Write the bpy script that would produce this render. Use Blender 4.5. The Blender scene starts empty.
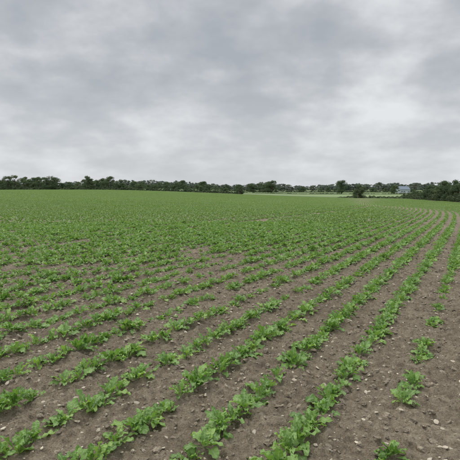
import bpy, math, random
import numpy as np
from mathutils import Vector
R=np.random.RandomState(7)
random.seed(5)
scene=bpy.context.scene
scene.view_settings.view_transform='Standard'
scene.view_settings.look='None'
scene.view_settings.exposure=0

# ------------------------------------------------------------ noise helpers
def _h(ix,iy,s):
    n=(ix.astype(np.int64)*374761393+iy.astype(np.int64)*668265263+s*974711)&0xffffffff
    n=((n^(n>>13))*1274126177)&0xffffffff
    n=(n^(n>>16))&0xffffff
    return n/float(0xffffff)
def vn(x,y,s=0):
    ix=np.floor(x);iy=np.floor(y);fx=x-ix;fy=y-iy
    fx=fx*fx*(3-2*fx);fy=fy*fy*(3-2*fy)
    a=_h(ix,iy,s);b=_h(ix+1,iy,s);c=_h(ix,iy+1,s);d=_h(ix+1,iy+1,s)
    return (a*(1-fx)+b*fx)*(1-fy)+(c*(1-fx)+d*fx)*fy
def macro(X,Y):
    X=np.asarray(X,float);Y=np.asarray(Y,float)
    t=np.clip((X+100)/170,0,1);fx=t*t*(3-2*t)
    g=1-np.exp(-(np.maximum(Y,0)/110)**1.5)
    return -4.5*fx*g
def micro(X,Y):
    a=(vn(X*4,Y*4,1)-.5)*0.03+(vn(X*11+3,Y*11,2)-.5)*0.036
    b=vn(X*27,Y*27+5,3); a=a+np.maximum(b-.45,0)*0.065+(vn(X*55,Y*55,4)-.5)*0.018
    r=np.hypot(X,Y)
    return a*np.clip(1.5-r/30,0,1)
# ------------------------------------------------------------ rows
AL=math.radians(21)
ut=np.linspace(-40,420,4601)
tt=np.clip((ut-2)/110,0,1);tt=tt*tt*(3-2*tt)
slope=math.tan(math.radians(7.9))*(1-tt)+math.tan(math.radians(-4.6))*tt
ft=np.cumsum(slope)*(ut[1]-ut[0]); ft-=np.interp(0,ut,ft)
def rowpos(d,u):
    v=d+np.interp(u,ut,ft)
    X=u*math.sin(AL)+v*math.cos(AL); Y=u*math.cos(AL)-v*math.sin(AL)
    az=AL+np.arctan(np.interp(u,ut,slope))
    return X,Y,az
POLY=np.array([(-260,-8),(-260,322),(5,312),(40,288),(70,258),(93,232),(80,150),(72,90),(66,-8)],float)
def inpoly(X,Y):
    ins=np.zeros(X.shape,bool);n=len(POLY)
    for i in range(n):
        x1,y1=POLY[i];x2,y2=POLY[(i+1)%n]
        c=((y1>Y)!=(y2>Y))&(X<(x2-x1)*(Y-y1)/(y2-y1+1e-12)+x1)
        ins^=c
    return ins
# ------------------------------------------------------------ node helpers
def newmat(name):
    m=bpy.data.materials.new(name);m.use_nodes=True
    nt=m.node_tree;nt.nodes.clear();return m,nt
def N(nt,t,**k):
    n=nt.nodes.new(t)
    for a,b in k.items(): setattr(n,a,b)
    return n
def ramp(nt,stops,inp=None):
    r=nt.nodes.new('ShaderNodeValToRGB');e=r.color_ramp.elements
    e[0].position=stops[0][0];e[0].color=(*stops[0][1],1)
    e[1].position=stops[-1][0];e[1].color=(*stops[-1][1],1)
    for p,c in stops[1:-1]:
        q=e.new(p);q.color=(*c,1)
    if inp is not None: nt.links.new(inp,r.inputs[0])
    return r
def noise(nt,scale,detail=4,vec=None,rough=.5,dist=0):
    n=nt.nodes.new('ShaderNodeTexNoise');n.inputs['Scale'].default_value=scale
    n.inputs['Detail'].default_value=detail;n.inputs['Roughness'].default_value=rough
    n.inputs['Distortion'].default_value=dist
    if vec is not None: nt.links.new(vec,n.inputs['Vector'])
    return n
def mix(nt,a,b,f,mode='MIX'):
    m=nt.nodes.new('ShaderNodeMix');m.data_type='RGBA';m.blend_type=mode
    for s,v in ((m.inputs[0],f),(m.inputs[6],a),(m.inputs[7],b)):
        if isinstance(v,(int,float)): s.default_value=v
        elif isinstance(v,tuple): s.default_value=(*v,1)
        else: nt.links.new(v,s)
    return m.outputs[2]
def leafmat(name,c1,c2,c3=None,trans=.25,rough=.45,rib=False,patch=0.0):
    m,nt=newmat(name);L=nt.links
    oi=N(nt,'ShaderNodeObjectInfo');geo=N(nt,'ShaderNodeNewGeometry')
    col=mix(nt,c1,c2,oi.outputs['Random'])
    rr=ramp(nt,[(0,(.70,.74,.72)),(.8,(1.15,1.15,1.15)),(1,(1.42,1.3,1.15))],geo.outputs['Random Per Island'])
    col=mix(nt,col,rr.outputs[0],1.0,'MULTIPLY')
    if c3:
        nz=noise(nt,patch,1,geo.outputs['Position'])
        rp=ramp(nt,[(.4,(0,0,0)),(.65,(1,1,1))],nz.outputs[0])
        col=mix(nt,col,c3,rp.outputs[0])
    if rib:
        uv=N(nt,'ShaderNodeUVMap');sx=N(nt,'ShaderNodeSeparateXYZ');L.new(uv.outputs[0],sx.inputs[0])
        a=N(nt,'ShaderNodeMath',operation='SUBTRACT');a.inputs[1].default_value=.5;L.new(sx.outputs[0],a.inputs[0])
        b=N(nt,'ShaderNodeMath',operation='ABSOLUTE');L.new(a.outputs[0],b.inputs[0])
        rp=ramp(nt,[(.02,(1,1,1)),(.09,(0,0,0))],b.outputs[0])
        col=mix(nt,col,(.32,.44,.19),rp.outputs[0])
    p=N(nt,'ShaderNodeBsdfPrincipled');L.new(col,p.inputs['Base Color'])
    p.inputs['Roughness'].default_value=rough;p.inputs['Specular IOR Level'].default_value=.5
    t=N(nt,'ShaderNodeBsdfTranslucent')
    tc=mix(nt,col,(1.2,1.35,.6),1.0,'MULTIPLY');L.new(tc,t.inputs[0])
    ms=N(nt,'ShaderNodeMixShader');ms.inputs[0].default_value=trans
    L.new(p.outputs[0],ms.inputs[1]);L.new(t.outputs[0],ms.inputs[2])
    if rib:
        bn=noise(nt,80,2,geo.outputs['Position']);bp=N(nt,'ShaderNodeBump');bp.inputs['Strength'].default_value=.7
        bp.inputs['Distance'].default_value=.012
        L.new(bn.outputs[0],bp.inputs['Height']);L.new(bp.outputs[0],p.inputs['Normal'])
    o=N(nt,'ShaderNodeOutputMaterial');L.new(ms.outputs[0],o.inputs[0])
    return m
M_leaf=leafmat('beet_leaf',(.175,.320,.075),(.245,.395,.115),rib=True,trans=.28,rough=.40)
M_leaff=leafmat('beet_leaf_far',(.180,.300,.085),(.220,.340,.105),(.215,.315,.11),trans=.25,rough=.55,patch=.06)
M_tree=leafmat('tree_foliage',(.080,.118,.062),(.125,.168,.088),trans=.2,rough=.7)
M_treefar_haze=leafmat('tree_foliage_far_haze_tint',(.16,.195,.175),(.20,.23,.20),trans=.1,rough=.8)  # distance haze is painted in: paler, greyer-blue leaf colour for the farthest trees
M_hedge=leafmat('hedge_foliage',(.070,.102,.052),(.10,.138,.066),trans=.15,rough=.7)
def simple(name,c1,c2,scale,rough=.9,bump=.3,bd=.02,spec=.3):
    m,nt=newmat(name);L=nt.links
    g=N(nt,'ShaderNodeNewGeometry');oi=N(nt,'ShaderNodeObjectInfo')
    n=noise(nt,scale,3,g.outputs['Position'],.6)
    rp=ramp(nt,[(.3,c1),(.7,c2)],n.outputs[0])
    rr=ramp(nt,[(0,(.7,.7,.7)),(1,(1.2,1.2,1.2))],oi.outputs['Random'])
    col=mix(nt,rp.outputs[0],rr.outputs[0],1.0 if 'stone' in name or 'clod' in name else 0.0,'MULTIPLY')
    p=N(nt,'ShaderNodeBsdfPrincipled');L.new(col,p.inputs['Base Color']);p.inputs['Roughness'].default_value=rough
    p.inputs['Specular IOR Level'].default_value=spec
    b=N(nt,'ShaderNodeBump');b.inputs['Strength'].default_value=bump;b.inputs['Distance'].default_value=bd
    L.new(n.outputs[0],b.inputs['Height']);L.new(b.outputs[0],p.inputs['Normal'])
    o=N(nt,'ShaderNodeOutputMaterial');L.new(p.outputs[0],o.inputs[0]);return m
M_bark=simple('bark',(.05,.038,.028),(.11,.09,.07),3)
M_stone=simple('flint_stone',(.40,.34,.26),(.60,.54,.44),30,.8)
M_clod=simple('soil_clod',(.195,.160,.118),(.36,.305,.235),40,.95,.8,.03)
M_wall=simple('house_render',(.38,.43,.50),(.46,.51,.58),2)
M_roof=simple('roof_slate',(.20,.24,.31),(.27,.31,.38),2)
M_white=simple('painted_frame',(.7,.7,.68),(.8,.8,.78),2)
M_glass=simple('window_glass',(.03,.035,.04),(.06,.07,.08),1,.15)
M_meadow=simple('meadow_grass',(.12,.175,.07),(.16,.21,.09),.02)
M_pale=simple('pale_crop',(.19,.26,.11),(.23,.30,.14),.03)
M_grass2=simple('pasture',(.14,.20,.08),(.18,.24,.10),.03)
def soilmat():
    m,nt=newmat('field_soil');L=nt.links
    g=N(nt,'ShaderNodeNewGeometry');P=g.outputs['Position']
    n1=noise(nt,1.1,2,P,.6);n2=noise(nt,14,6,P,.7);n3=noise(nt,90,3,P,.7)
    c=ramp(nt,[(.28,(.160,.128,.091)),(.5,(.300,.248,.182)),(.75,(.44,.375,.29))],n2.outputs[0]).outputs[0]
    c=mix(nt,c,ramp(nt,[(.3,(.8,.79,.78)),(.7,(1.15,1.15,1.15))],n1.outputs[0]).outputs[0],1.0,'MULTIPLY')
    c=mix(nt,c,ramp(nt,[(.3,(.62,.62,.62)),(.7,(1.3,1.3,1.3))],n3.outputs[0]).outputs[0],1.0,'MULTIPLY')
    p=N(nt,'ShaderNodeBsdfPrincipled');L.new(c,p.inputs['Base Color']);p.inputs['Roughness'].default_value=.95
    p.inputs['Specular IOR Level'].default_value=.2
    ad=N(nt,'ShaderNodeMath',operation='MULTIPLY_ADD');L.new(n3.outputs[0],ad.inputs[0]);ad.inputs[1].default_value=.35;L.new(n2.outputs[0],ad.inputs[2])
    bp=N(nt,'ShaderNodeBump');bp.inputs['Strength'].default_value=1;bp.inputs['Distance'].default_value=.06
    L.new(ad.outputs[0],bp.inputs['Height']);L.new(bp.outputs[0],p.inputs['Normal'])
    o=N(nt,'ShaderNodeOutputMaterial');L.new(p.outputs[0],o.inputs[0]);return m
M_soil=soilmat()

# ------------------------------------------------------------ mesh helpers
def mk(name,V,F,mats,mi=None,uv=None,smooth=False,link=True):
    me=bpy.data.meshes.new(name)
    me.from_pydata([tuple(v) for v in V],[],[tuple(f) for f in F])
    for m in mats: me.materials.append(m)
    if mi is not None: me.polygons.foreach_set('material_index',np.array(mi,dtype=np.int32))
    if uv is not None:
        l=me.uv_layers.new(name='UVMap')
        li=np.empty(len(me.loops),dtype=np.int32);me.loops.foreach_get('vertex_index',li)
        l.data.foreach_set('uv',np.array(uv,dtype=np.float32)[li].ravel())
    if smooth: me.polygons.foreach_set('use_smooth',np.ones(len(me.polygons),dtype=bool))
    me.update()
    ob=bpy.data.objects.new(name,me)
    if link: scene.collection.objects.link(ob)
    return ob
def gridmesh(name,X,Y,Z,mat,smooth=True):
    ny,nx=X.shape
    me=bpy.data.meshes.new(name)
    co=np.stack([X,Y,Z],-1).reshape(-1,3).astype(np.float32)
    i=np.arange((ny-1)*(nx-1));r=i//(nx-1);c=i%(nx-1);a=r*nx+c
    f=np.stack([a,a+1,a+nx+1,a+nx],-1).astype(np.int32)
    me.vertices.add(len(co));me.vertices.foreach_set('co',co.ravel())
    me.loops.add(f.size);me.loops.foreach_set('vertex_index',f.ravel())
    me.polygons.add(len(f));me.polygons.foreach_set('loop_start',np.arange(0,f.size,4,dtype=np.int32))
    me.materials.append(mat);me.update(calc_edges=True)
    if smooth: me.polygons.foreach_set('use_smooth',np.ones(len(f),dtype=bool))
    me.validate()
    ob=bpy.data.objects.new(name,me);scene.collection.objects.link(ob);return ob
def axis(lo_d,hi_d,step,lo,hi,g=1.04):
    mid=list(np.arange(lo_d,hi_d,step));s=step;x=mid[-1];up=[]
    while x<hi: s*=g;x+=s;up.append(x)
    s=step;x=lo_d;dn=[]
    while x>lo: s*=g*(1.02);x-=s;dn.append(x)
    return np.array(dn[::-1]+mid+up)
xs=axis(-3.6,3.6,.018,-4500,4500);ys=axis(1.8,6.5,.018,-60,6000)
GX,GY=np.meshgrid(xs,ys)
gridmesh('ground',GX,GY,macro(GX,GY)+micro(GX,GY),M_soil)

# ------------------------------------------------------------ instancer
def instancer(name,P,rot,scl,idx,objs):
    coll=bpy.data.collections.new(name+'_parts')
    for o in objs: coll.objects.link(o)
    me=bpy.data.meshes.new(name);me.vertices.add(len(P));me.vertices.foreach_set('co',np.asarray(P,dtype=np.float32).ravel())
    for nm,ty,arr in (('rot','FLOAT_VECTOR',rot),('scl','FLOAT_VECTOR',scl)):
        at=me.attributes.new(nm,ty,'POINT');at.data.foreach_set('vector',np.asarray(arr,dtype=np.float32).ravel())
    at=me.attributes.new('idx','INT','POINT');at.data.foreach_set('value',np.asarray(idx,dtype=np.int32))
    ob=bpy.data.objects.new(name,me);scene.collection.objects.link(ob)
    ng=bpy.data.node_groups.new(name+'_gn','GeometryNodeTree')
    ng.interface.new_socket('Geometry',in_out='INPUT',socket_type='NodeSocketGeometry')
    ng.interface.new_socket('Geometry',in_out='OUTPUT',socket_type='NodeSocketGeometry')
    n=ng.nodes;l=ng.links
    gi=n.new('NodeGroupInput');go=n.new('NodeGroupOutput')
    ip=n.new('GeometryNodeInstanceOnPoints');ci=n.new('GeometryNodeCollectionInfo')
    ci.inputs['Collection'].default_value=coll;ci.inputs['Separate Children'].default_value=True;ci.inputs['Reset Children'].default_value=True
    ip.inputs['Pick Instance'].default_value=True
    def att(nm,ty):
        a=n.new('GeometryNodeInputNamedAttribute');a.data_type=ty;a.inputs['Name'].default_value=nm
        return [s for s in a.outputs if s.enabled and s.name=='Attribute'][0]
    l.new(gi.outputs[0],ip.inputs['Points']);l.new(ci.outputs[0],ip.inputs['Instance'])
    l.new(att('rot','FLOAT_VECTOR'),ip.inputs['Rotation']);l.new(att('scl','FLOAT_VECTOR'),ip.inputs['Scale'])
    l.new(att('idx','INT'),ip.inputs['Instance Index'])
    l.new(ip.outputs[0],go.inputs[0])
    md=ob.modifiers.new('instances','NODES');md.node_group=ng
    return ob

# ------------------------------------------------------------ beet plants
def leaf(V,F,UV,base,az,pet,L,W,el0,el1,rs,nt_=6,hi=True):
    ca,sa=math.cos(az),math.sin(az)
    n=nt_;pts=[];r=0;z=0
    pn=2 if hi else 1
    segs=pn+n
    ph=rs.uniform(0,6.28);tw=rs.uniform(-.5,.5);el=el0;sw=rs.uniform(-.25,.25)
    for k in range(segs+1):
        pts.append((r,z,el))
        ln=(pet/pn) if k<pn else L/n
        t=k/segs;el=el0+(el1-el0)*t**1.3
        r+=ln*math.cos(el);z+=ln*math.sin(el)
    cols=[-1,-.55,0,.55,1] if hi else [-1,1]
    s0=len(V)
    for k,(r,z,el) in enumerate(pts):
        if k<pn: w=.0035 if hi else .006
        else:
            t=(k-pn)/n;w=.5*W*max(.08,(math.sin(math.pi*min(1,t*.93+.06)**.8))**.75)
            w*=1+rs.uniform(-.14,.14)
        for c in cols:
            e=abs(c)
            off=c*w+sw*r*r*3
            lift=0
            if k>=pn:
                lift=.25*e*w+c*w*tw
                if hi: lift+=math.sin(ph+k*2.3+c*1.7)*.010*e+math.sin(ph*2+k*1.3-c*3)*.004
            rr=r-math.sin(el)*lift;zz=z+math.cos(el)*lift
            V.append((base[0]+ca*rr-sa*off,base[1]+sa*rr+ca*off,base[2]+zz))
            UV.append((.5+.5*c*(1 if k>=pn else .05),k/segs))
    m=len(cols)
    for k in range(segs):
        for j in range(m-1):
            a=s0+k*m+j;F.append((a,a+1,a+m+1,a+m))
def plant(rs,V,F,UV,base=(0,0,0),hi=True,s=1.0,nl=None):
    nl=nl or rs.randint(10,16)
    a0=rs.uniform(0,6.28)
    for i in range(nl):
        f=i/nl
        az=a0+i*2.4+rs.uniform(-.45,.45)
        el0=math.radians(25+58*f+rs.uniform(-14,14));el1=el0-math.radians(rs.uniform(30,90)-15*f)
        L=s*rs.uniform(.055,.112)*(1-.25*f);W=L*rs.uniform(.48,.68)*(1 if hi else 1.25)
        leaf(V,F,UV,base,az,s*rs.uniform(.045,.09)*(1-.25*f),L,W,el0,el1,rs,6 if hi else 2,hi)
beets=[]
for i in range(14):
    rs=np.random.RandomState(100+i);V=[];F=[];UV=[]
    plant(rs,V,F,UV)
    beets.append(mk('beet_plant_%02d'%i,V,F,[M_leaf],uv=UV,smooth=True,link=False))
def patchmesh(name,length,nrows,seed,nl,s,step=(.12,.18),miss=.05):
    rs=np.random.RandomState(seed);V=[];F=[];UV=[]
    for rr in range(nrows):
        x0=(rr-(nrows-1)/2)*.5055
        y=-length/2+rs.uniform(.02,.15)
        while y<length/2:
            if rs.rand()>miss: plant(rs,V,F,UV,(x0+rs.uniform(-.035,.035),y,-.01),False,s*rs.uniform(.7,1.2),nl)
            y+=rs.uniform(*step)
    return mk(name,V,F,[M_leaff],uv=UV,link=False)
ch1=[patchmesh('beet_row_mid_%d'%i,1.0,1,200+i,10,1.12) for i in range(10)]
ch4=[patchmesh('beet_patch_far_%d'%i,4.0,8,300+i,6,1.35,(.17,.25)) for i in range(6)]

c84=math.cos(math.radians(8.2))
k=np.arange(-520,260);D=(-0.42+0.5*k)/c84
def cull(X,Y,lo,hi,mg=3.2):
    r=np.hypot(X,Y)
    return (r>=lo)&(r<hi)&(Y>-1.5)&(np.abs(X)<.62*np.maximum(Y,0)+mg)&inpoly(X,Y)
def patch(X,Y):
    v=vn(X*.35+11,Y*.35,21)*.35+vn(X*1.1,Y*1.1+7,22)*.65
    g=np.clip((v-.02)/.30,0,1)
    for (cx,cy,rx,ry,s) in [(-3.9,8.9,2.0,.40,.93),(-1.9,4.2,.25,.2,.5),(-6.5,13.5,2.0,.5,.6),
                            (-12,24,4,1.0,.6)]:
        g=g*(1-s*np.exp(-(((X-cx)/rx)**2+((Y-cy)/ry)**2)))
    return g
def tram(DD):
    return (np.abs(DD+11.1)<.26)|(np.abs(DD+12.9)<.26)|(np.abs(DD+35.1)<.26)|(np.abs(DD+36.9)<.26)
kk=(D>-34)&(D<14)
u=np.arange(-3,29,.135)
DD,UU=np.meshgrid(D[kk],u);DD=DD+R.uniform(-.028,.028,DD.shape);UU=UU+R.uniform(-.045,.045,UU.shape)
X,Y,A=rowpos(DD,UU);m=cull(X,Y,0,24);X,Y,A,DDm=X[m],Y[m],A[m],DD[m]
g=patch(X,Y)
sparse=(DDm>-.6)&(DDm<.6)
keep=(R.rand(len(X))<.3+.64*g**.5)
keep&=~(sparse&(R.rand(len(X))<.35)&(Y<8))
keep&=~(tram(DDm)&(R.rand(len(X))<.75))
keep&=~(np.hypot(X,Y)<1.5)
X,Y,g,sparse=X[keep],Y[keep],g[keep],sparse[keep]
s=(.58+.40*g+R.uniform(-.21,.21,len(X)))*np.where(sparse&(Y<9),.8,1.0)*(1+.18*np.clip((Y-7)/8,0,1))
P=np.stack([X,Y,macro(X,Y)+micro(X,Y)-.01],-1)
rot=np.stack([R.uniform(-.15,.15,len(X)),R.uniform(-.15,.15,len(X)),R.uniform(0,6.28,len(X))],-1)
scl=np.stack([s,s,s*R.uniform(.8,1.2,len(X))],-1)
print('plants',len(X))
instancer('sugar_beet_crop',P,rot,scl,R.randint(0,len(beets),len(X)),beets)
def ring(name,length,DL,lo,hi,objs,umin,umax,dmin,dmax,pk,mg=3.2,tr=False):
    kk=(DL>dmin)&(DL<dmax);u=np.arange(umin,umax,length)
    DD,UU=np.meshgrid(DL[kk],u);UU=UU+R.uniform(0,length,(1,UU.shape[1]))
    X,Y,A=rowpos(DD,UU);m=cull(X,Y,lo,hi,mg)
    if tr: m&=~tram(DD)
    X,Y,A=X[m],Y[m],A[m]
    g=patch(X,Y);keep=R.rand(len(X))<pk+(1-pk)*g
    X,Y,A,g=X[keep],Y[keep],A[keep],g[keep]
    e=length/2;dx,dy=np.sin(A)*e,np.cos(A)*e
    pitch=np.arctan2(macro(X+dx,Y+dy)-macro(X-dx,Y-dy),2*e)
    roll=-np.arctan2(macro(X+dy,Y-dx)-macro(X-dy,Y+dx),2*e)
    flip=R.randint(0,2,len(X));sg=1-2*flip
    s=.85+.3*g
    P=np.stack([X,Y,macro(X,Y)],-1);rot=np.stack([pitch*sg,roll*sg,-A+flip*math.pi],-1)
    scl=np.stack([np.ones(len(X)),np.ones(len(X))*1.02,s],-1)
    print(name,len(X))
    instancer(name,P,rot,scl,R.randint(0,len(objs),len(X)),objs)
ring('sugar_beet_rows',1.0,D,24,85,ch1,-10,120,-100,60,.65,3.2,True)
D8=(-0.42+0.5*(np.arange(-64,34)*8+3.5))/c84
ring('sugar_beet_field',4.0,D8,84,345,ch4,-10,360,-270,130,.95,8)

# ------------------------------------------------------------ stones & clods
import bmesh
def rock(name,seed,mat,flat,jag=.07):
    bm=bmesh.new();bmesh.ops.create_icosphere(bm,subdivisions=2,radius=1)
    rs=np.random.RandomState(seed);pl=[Vector(rs.normal(size=3)).normalized() for _ in range(8)]
    for v in bm.verts:
        for q in pl:
            dd=v.co.dot(q)
            if dd>.5: v.co-=q*(dd-.5)*.9
        v.co+=Vector(rs.uniform(-jag,jag,3));v.co.z*=flat;v.co.x*=1.3
    me=bpy.data.meshes.new(name);bm.to_mesh(me);bm.free();me.materials.append(mat)
    return bpy.data.objects.new(name,me)
def scatter(name,objs,n,rmax,smin,smax,sink,pw,ex):
    r=rmax*R.rand(n)**pw+1.4;a=R.uniform(-.62,.62,n)
    X=r*np.sin(a)+R.uniform(-.8,.8,n);Y=r*np.cos(a)
    s=smin+(smax-smin)*R.rand(n)**ex
    P=np.stack([X,Y,macro(X,Y)+micro(X,Y)+s*sink],-1)
    rot=np.stack([R.uniform(-.4,.4,n),R.uniform(-.4,.4,n),R.uniform(0,6.28,n)],-1)
    instancer(name,P,rot,np.stack([s,s,s],-1),R.randint(0,len(objs),n),objs)
scatter('flint_stones',[rock('stone_%d'%i,i,M_stone,.55) for i in range(6)],17000,22,.004,.021,.15,.75,2.6)
scatter('soil_clods',[rock('clod_%d'%i,40+i,M_clod,.7,.16) for i in range(8)],46000,18,.005,.034,-.05,.7,3.6)

# ------------------------------------------------------------ trees
def tube(V,F,p0,p1,r0,r1,n=7):
    p0=Vector(p0);p1=Vector(p1);d=(p1-p0).normalized()
    a=d.orthogonal().normalized();b=d.cross(a);s=len(V)
    for p,r in((p0,r0),(p1,r1)):
        for i in range(n):
            t=6.2832*i/n;q=p+a*math.cos(t)*r+b*math.sin(t)*r;V.append(tuple(q))
    for i in range(n): F.append((s+i,s+(i+1)%n,s+n+(i+1)%n,s+n+i))
def tree(name,seed,H,W,mat,leafs=.42,ncl=34,per=95,base=.18,link=False,top=1.0):
    rs=np.random.RandomState(seed);V=[];F=[]
    tr=H*.028
    p=Vector((0,0,-.3));q=Vector((rs.uniform(-.2,.2),rs.uniform(-.2,.2),H*.3))
    tube(V,F,p,q,tr*1.3,tr);q2=Vector((q.x+rs.uniform(-.4,.4),q.y+rs.uniform(-.4,.4),H*.72));tube(V,F,q,q2,tr,tr*.35)
    cl=[]
    for i in range(ncl):
        f=rs.rand();z=H*(base+(1-base)*f*.93)
        prof=(max(0,1-abs(f*1.9-.75)**2.4/1.6))**.5
        a=rs.uniform(0,6.28);rr=W*.5*prof*math.sqrt(rs.rand())*.9
        cl.append((rr*math.cos(a),rr*math.sin(a),z,H*rs.uniform(.08,.15)))
    for c in cl[:11]:
        st=q.lerp(q2,rs.rand());tube(V,F,st,c[:3],tr*.42,tr*.1,5)
    nb=len(F)
    for (cx,cy,cz,cr) in cl:
        nn=int(per*(cr/(H*.1))**2)
        d=rs.normal(size=(nn,3));d/=np.linalg.norm(d,axis=1)[:,None]
        rad=cr*rs.uniform(.45,1.15,nn)[:,None]
        c=d*rad*np.array([1.25,1.25,.85])+np.array([cx,cy,cz])
        for j in range(nn):
            nrm=Vector(d[j]*.9+rs.normal(size=3)*.6).normalized();a=nrm.orthogonal().normalized()
            an=rs.uniform(0,6.28);b=nrm.cross(a);u_=a*math.cos(an)+b*math.sin(an);v_=nrm.cross(u_)
            sz=leafs*rs.uniform(.5,1.1);o=Vector(c[j]);s=len(V)
            V+= [tuple(o-u_*sz*.5),tuple(o-v_*sz*.35),tuple(o+u_*sz*.6),tuple(o+v_*sz*.35)]
            F.append((s,s+1,s+2,s+3))
    return mk(name,V,F,[M_bark,mat],mi=[0]*nb+[1]*(len(F)-nb),link=link)
def bush(name,seed,mat,L=6,H=1,dep=.8,n=1500,leafs=.22):
    rs=np.random.RandomState(seed);V=[];F=[]
    for i in range(7): tube(V,F,(rs.uniform(-L/2,L/2),0,-.2),(rs.uniform(-L/2,L/2),rs.uniform(-.2,.2),H*.7),.05,.015,5)
    nb=len(F)
    for i in range(n):
        x=rs.uniform(-L/2,L/2);top=H*(.62+.38*math.sin(x*1.7+seed)*math.sin(x*.8+seed*2)+.12*rs.rand())
        z=top*rs.rand()**.6;y=rs.normal()*dep*.4*(1-.4*z/H)
        nrm=Vector(rs.normal(size=3)).normalized();a=nrm.orthogonal().normalized();b=nrm.cross(a);sz=leafs*rs.uniform(.6,1.3);o=Vector((x,y,z));s=len(V)
        V+=[tuple(o-a*sz*.5),tuple(o-b*sz*.4),tuple(o+a*sz*.5),tuple(o+b*sz*.4)];F.append((s,s+1,s+2,s+3))
    return mk(name,V,F,[M_bark,mat],mi=[0]*nb+[1]*(len(F)-nb),link=False)
T_near=[tree('tree_var_%d'%i,500+i,10,[11,13,9,14,9.5,12][i],M_tree,.6,34,80,[.02,.03,.01,.03,.05,.01][i]) for i in range(6)]
T_far=[tree('tree_far_var_%d'%i,540+i,10,[12,14,11,15][i],M_treefar_haze,.9,24,50,.01) for i in range(4)]
B_near=[bush('shrub_var_%d'%i,600+i,M_hedge,6,3,2.5,1000,.42) for i in range(3)]
H_low=[bush('hedge_var_%d'%i,620+i,M_hedge,6,1.3,1.2,800,.26) for i in range(3)]
def forest(name,segs,objs,spacing,hf,dep,wf=(.85,1.25)):
    P=[];rot=[];scl=[];idx=[]
    for (x0,y0,x1,y1) in segs:
        n=int(math.hypot(x1-x0,y1-y0)/spacing)
        for i in range(n):
            t=(i+R.uniform(-.8,.8))/n;x=x0+(x1-x0)*t;y=y0+(y1-y0)*t+R.uniform(-dep,dep)
            if abs(x)>.66*y+30: continue
            h=hf(x,y)*R.uniform(.65,1.12)/10
            if h<.2: continue
            w=h**.6*R.uniform(*wf)
            P.append((x,y,float(macro(x,y))));rot.append((0,0,R.uniform(0,6.28)));scl.append((w,w,h));idx.append(R.randint(len(objs)))
    instancer(name,P,rot,scl,idx,objs)
def n1d(x,f,s): return float(vn(np.array(x*f),np.array(3.3),s))
def hleft(x,y):
    b=7.8+4.0*min(1,-x/170)
    return b*(.18+.8*n1d(x,.05,31)+.5*n1d(x,.2,32))
forest('tree_line',[(-260,338,10,336)],T_near,4.8,hleft,8,(.75,1.1))
forest('tree_line',[(-420,520,60,520)],T_near,8,lambda x,y:14*(.4+.7*n1d(x,.022,33)),14,(.9,1.3))
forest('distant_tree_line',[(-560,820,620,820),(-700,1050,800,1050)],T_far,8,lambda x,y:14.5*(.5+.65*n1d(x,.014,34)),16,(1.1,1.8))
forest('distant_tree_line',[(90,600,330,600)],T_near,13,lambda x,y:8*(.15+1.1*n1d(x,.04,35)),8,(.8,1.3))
forest('field_edge_trees',[(98,250,88,170),(88,170,80,112)],T_near,4.2,lambda x,y:3.6+7.4*max(0,min(1,(240-y)/75))*(.35+1.0*n1d(y,.12,36)),3,(.6,.9))
def hedge(name,pts,objs,sp,h,w=1.0):
    P=[];rot=[];scl=[];idx=[]
    for a,b in zip(pts[:-1],pts[1:]):
        L=math.hypot(b[0]-a[0],b[1]-a[1]);n=max(1,int(L/sp));an=math.atan2(b[1]-a[1],b[0]-a[0])
        for i in range(n):
            t=(i+.5)/n;x=a[0]+(b[0]-a[0])*t;y=a[1]+(b[1]-a[1])*t
            P.append((x,y,float(macro(x,y))));rot.append((0,0,an+R.uniform(-.1,.1)));s=h*R.uniform(.5,1.25)
            scl.append((w,w,s));idx.append(R.randint(len(objs)))
    return instancer(name,P,rot,scl,idx,objs)
hedge('hedgerow',[(-260,327),(8,327)],B_near,4.5,.7)
hedge('hedgerow',[(97,244),(86,165),(80,105)],B_near,4,.8)
hedge('hedgerow',[(64,266),(97,240)],H_low,4.5,1.0)
hedge('hedgerow',[(10,400),(180,400)],H_low,5,.9)
hedge('hedgerow',[(0,560),(260,560)],B_near,5,.7,1.3)
def place(o,x,y,s=(1,1,1)):
    o.location=(x,y,float(macro(x,y)));o.scale=s
place(tree('oak_tree',701,7.6,7.4,M_hedge,.36,56,130,.04,True),72.5,254)
place(tree('oak_tree.001',702,5.6,6.6,M_hedge,.36,34,100,.04,True),6.8,312)
place(tree('oak_tree.002',703,13,11,M_tree,.6,40,110,.1,True),106,430)
place(tree('oak_tree.003',704,8,10,M_tree,.5,34,90,.06,True),160,440)

# ------------------------------------------------------------ meadow sheets beyond the field
def sheet(name,near,far,mat,dz,n=80,m_=24):
    def samp(pl,n):
        pl=np.array(pl,float);L=np.r_[0,np.cumsum(np.hypot(*np.diff(pl,axis=0).T))];q=np.linspace(0,L[-1],n)
        return np.interp(q,L,pl[:,0]),np.interp(q,L,pl[:,1])
    ax,ay=samp(near,n);bx,by=samp(far,n);t=(np.linspace(0,1,m_)**2)[:,None]
    X=ax*(1-t)+bx*t;Y=ay*(1-t)+by*t
    gridmesh(name,X,Y,macro(X,Y)+dz,mat)
sheet('meadow',[(-600,330),(-260,324),(5,314),(40,290),(70,260),(95,234),(82,150),(74,90),(68,-10)],
      [(-4000,5000),(-2000,5000),(0,5000),(500,5000),(1200,5000),(2500,4500),(3500,3000),(4000,1500),(4000,-50)],M_meadow,.05,160,60)
sheet('pale_crop_field',[(12,335),(75,275),(110,250)],[(10,398),(100,398),(178,398)],M_pale,.12)
sheet('pasture',[(5,404),(182,404)],[(0,554),(258,554)],M_grass2,.12)

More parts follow.
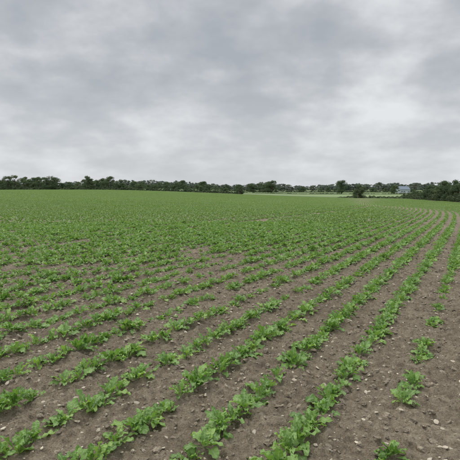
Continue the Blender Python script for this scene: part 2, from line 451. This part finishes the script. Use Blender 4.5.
# ------------------------------------------------------------ house
def box(name,c,s,mat,parent):
    x,y,z=c;a,b,h=[q/2 for q in s]
    V=[(x+i*a,y+j*b,z+k_*h) for k_ in(-1,1) for i,j in((-1,-1),(1,-1),(1,1),(-1,1))]
    F=[(3,2,1,0),(4,5,6,7),(0,1,5,4),(1,2,6,5),(2,3,7,6),(3,0,4,7)]
    o=mk(name,V,F,[mat]);o.parent=parent;return o
def house(name,x,y,rz,w=13,d=7.5,h=4.2,rh=3.0):
    e=bpy.data.objects.new(name,None);scene.collection.objects.link(e)
    e.location=(x,y,float(macro(x,y)));e.rotation_euler=(0,0,rz)
    V=[(-w/2,-d/2,0),(w/2,-d/2,0),(w/2,d/2,0),(-w/2,d/2,0),(-w/2,-d/2,h),(w/2,-d/2,h),(w/2,d/2,h),(-w/2,d/2,h),(-w/2,0,h+rh),(w/2,0,h+rh)]
    o=mk('walls',V,[(0,1,5,4),(2,3,7,6),(1,2,6,9,5),(3,0,4,8,7),(3,2,1,0)],[M_wall]);o.parent=e
    ov=.4;t=.18;sl=rh/(d/2);ex=w/2+.3
    V=[];F=[]
    for sgn in(-1,1):
        s=len(V);yb=sgn*(d/2+ov);zb=h-ov*sl
        V+=[(-ex,yb,zb+.05),(ex,yb,zb+.05),(ex,0,h+rh+.05),(-ex,0,h+rh+.05),(-ex,yb,zb+.05+t),(ex,yb,zb+.05+t),(ex,0,h+rh+.05+t),(-ex,0,h+rh+.05+t)]
        F+=[(s,s+1,s+2,s+3),(s+4,s+5,s+6,s+7),(s,s+1,s+5,s+4),(s,s+3,s+7,s+4),(s+1,s+2,s+6,s+5)]
    o=mk('roof',V,F,[M_roof]);o.parent=e
    box('chimney',(w*.32,0,h+rh+.5),(.9,.7,1.8),M_wall,e)
    for i,px in enumerate((-4.6,-1.6,1.6,4.6)):
        if i!=2:
            box('window_frame_%d'%i,(px,-d/2-.03,1.8),(1.5,.08,1.25),M_white,e)
            box('window_pane_%d'%i,(px,-d/2-.08,1.8),(1.3,.04,1.05),M_glass,e)
    box('door',(1.6,-d/2-.03,1.05),(1.0,.08,2.1),M_white,e)
house('farm_house',188,492,.35)

# ------------------------------------------------------------ world
w=bpy.data.worlds.new('World');scene.world=w;w.use_nodes=True;nt=w.node_tree;nt.nodes.clear();L=nt.links
SE,SA=math.radians(62),math.radians(-35)
sky=N(nt,'ShaderNodeTexSky',sky_type='NISHITA');sky.sun_disc=False;sky.sun_elevation=SE;sky.sun_rotation=SA
tc=N(nt,'ShaderNodeTexCoord');sep=N(nt,'ShaderNodeSeparateXYZ');L.new(tc.outputs['Generated'],sep.inputs[0])
def M(op,a,b=None,c=None):
    n=N(nt,'ShaderNodeMath',operation=op)
    for i,v in enumerate((a,b,c)):
        if v is None: continue
        if isinstance(v,(int,float)): n.inputs[i].default_value=v
        else: L.new(v,n.inputs[i])
    return n.outputs[0]
zz=M('MAXIMUM',sep.outputs[2],0.0);den=M('ADD',zz,.34)
cb=N(nt,'ShaderNodeCombineXYZ');L.new(M('DIVIDE',sep.outputs[0],den),cb.inputs[0]);L.new(M('DIVIDE',sep.outputs[1],den),cb.inputs[1])
cb.inputs[2].default_value=5.1
n1=noise(nt,1.5,2,cb.outputs[0],.5);n2=noise(nt,4.6,6,cb.outputs[0],.52)
mixv=M('ADD',M('MULTIPLY',n1.outputs[0],.5),M('MULTIPLY',n2.outputs[0],.5))
cl=ramp(nt,[(.35,(.41,.44,.47)),(.44,(.49,.515,.545)),(.50,(.58,.60,.625)),(.56,(.68,.70,.72)),(.65,(.82,.84,.86))],mixv).outputs[0]
hz=ramp(nt,[(0,(1,1,1)),(.24,(0,0,0))],zz).outputs[0]
cl=mix(nt,cl,(.71,.735,.76),M('MULTIPLY',hz,.6))
# an overcast sky is brightest overhead
zen=ramp(nt,[(.40,(1,1,1)),(.85,(2.1,2.08,2.0))],zz).outputs[0]
cl=mix(nt,cl,zen,1.0,'MULTIPLY')
nis=mix(nt,(0,0,0),sky.outputs[0],.09)
fin=mix(nt,nis,cl,.95)
bg=N(nt,'ShaderNodeBackground');L.new(fin,bg.inputs[0]);bg.inputs[1].default_value=1.0
o=N(nt,'ShaderNodeOutputWorld');L.new(bg.outputs[0],o.inputs[0])
sd=bpy.data.lights.new('sun','SUN');sd.energy=1.4;sd.angle=math.radians(35);sd.color=(1,.96,.9)
so=bpy.data.objects.new('sun',sd);scene.collection.objects.link(so)
dirv=Vector((math.sin(SA)*math.cos(SE),math.cos(SA)*math.cos(SE),math.sin(SE)))
so.rotation_euler=dirv.to_track_quat('Z','Y').to_euler();so.location=(0,0,30)

# ------------------------------------------------------------ camera
cd=bpy.data.cameras.new('camera');co=bpy.data.objects.new('camera',cd);scene.collection.objects.link(co)
cd.sensor_width=36;cd.lens=18/(230/451);cd.clip_start=.05;cd.clip_end=12000
co.location=(0,0,1.6);co.rotation_euler=(math.radians(90)-math.atan(42.5/451),0,0)
scene.camera=co
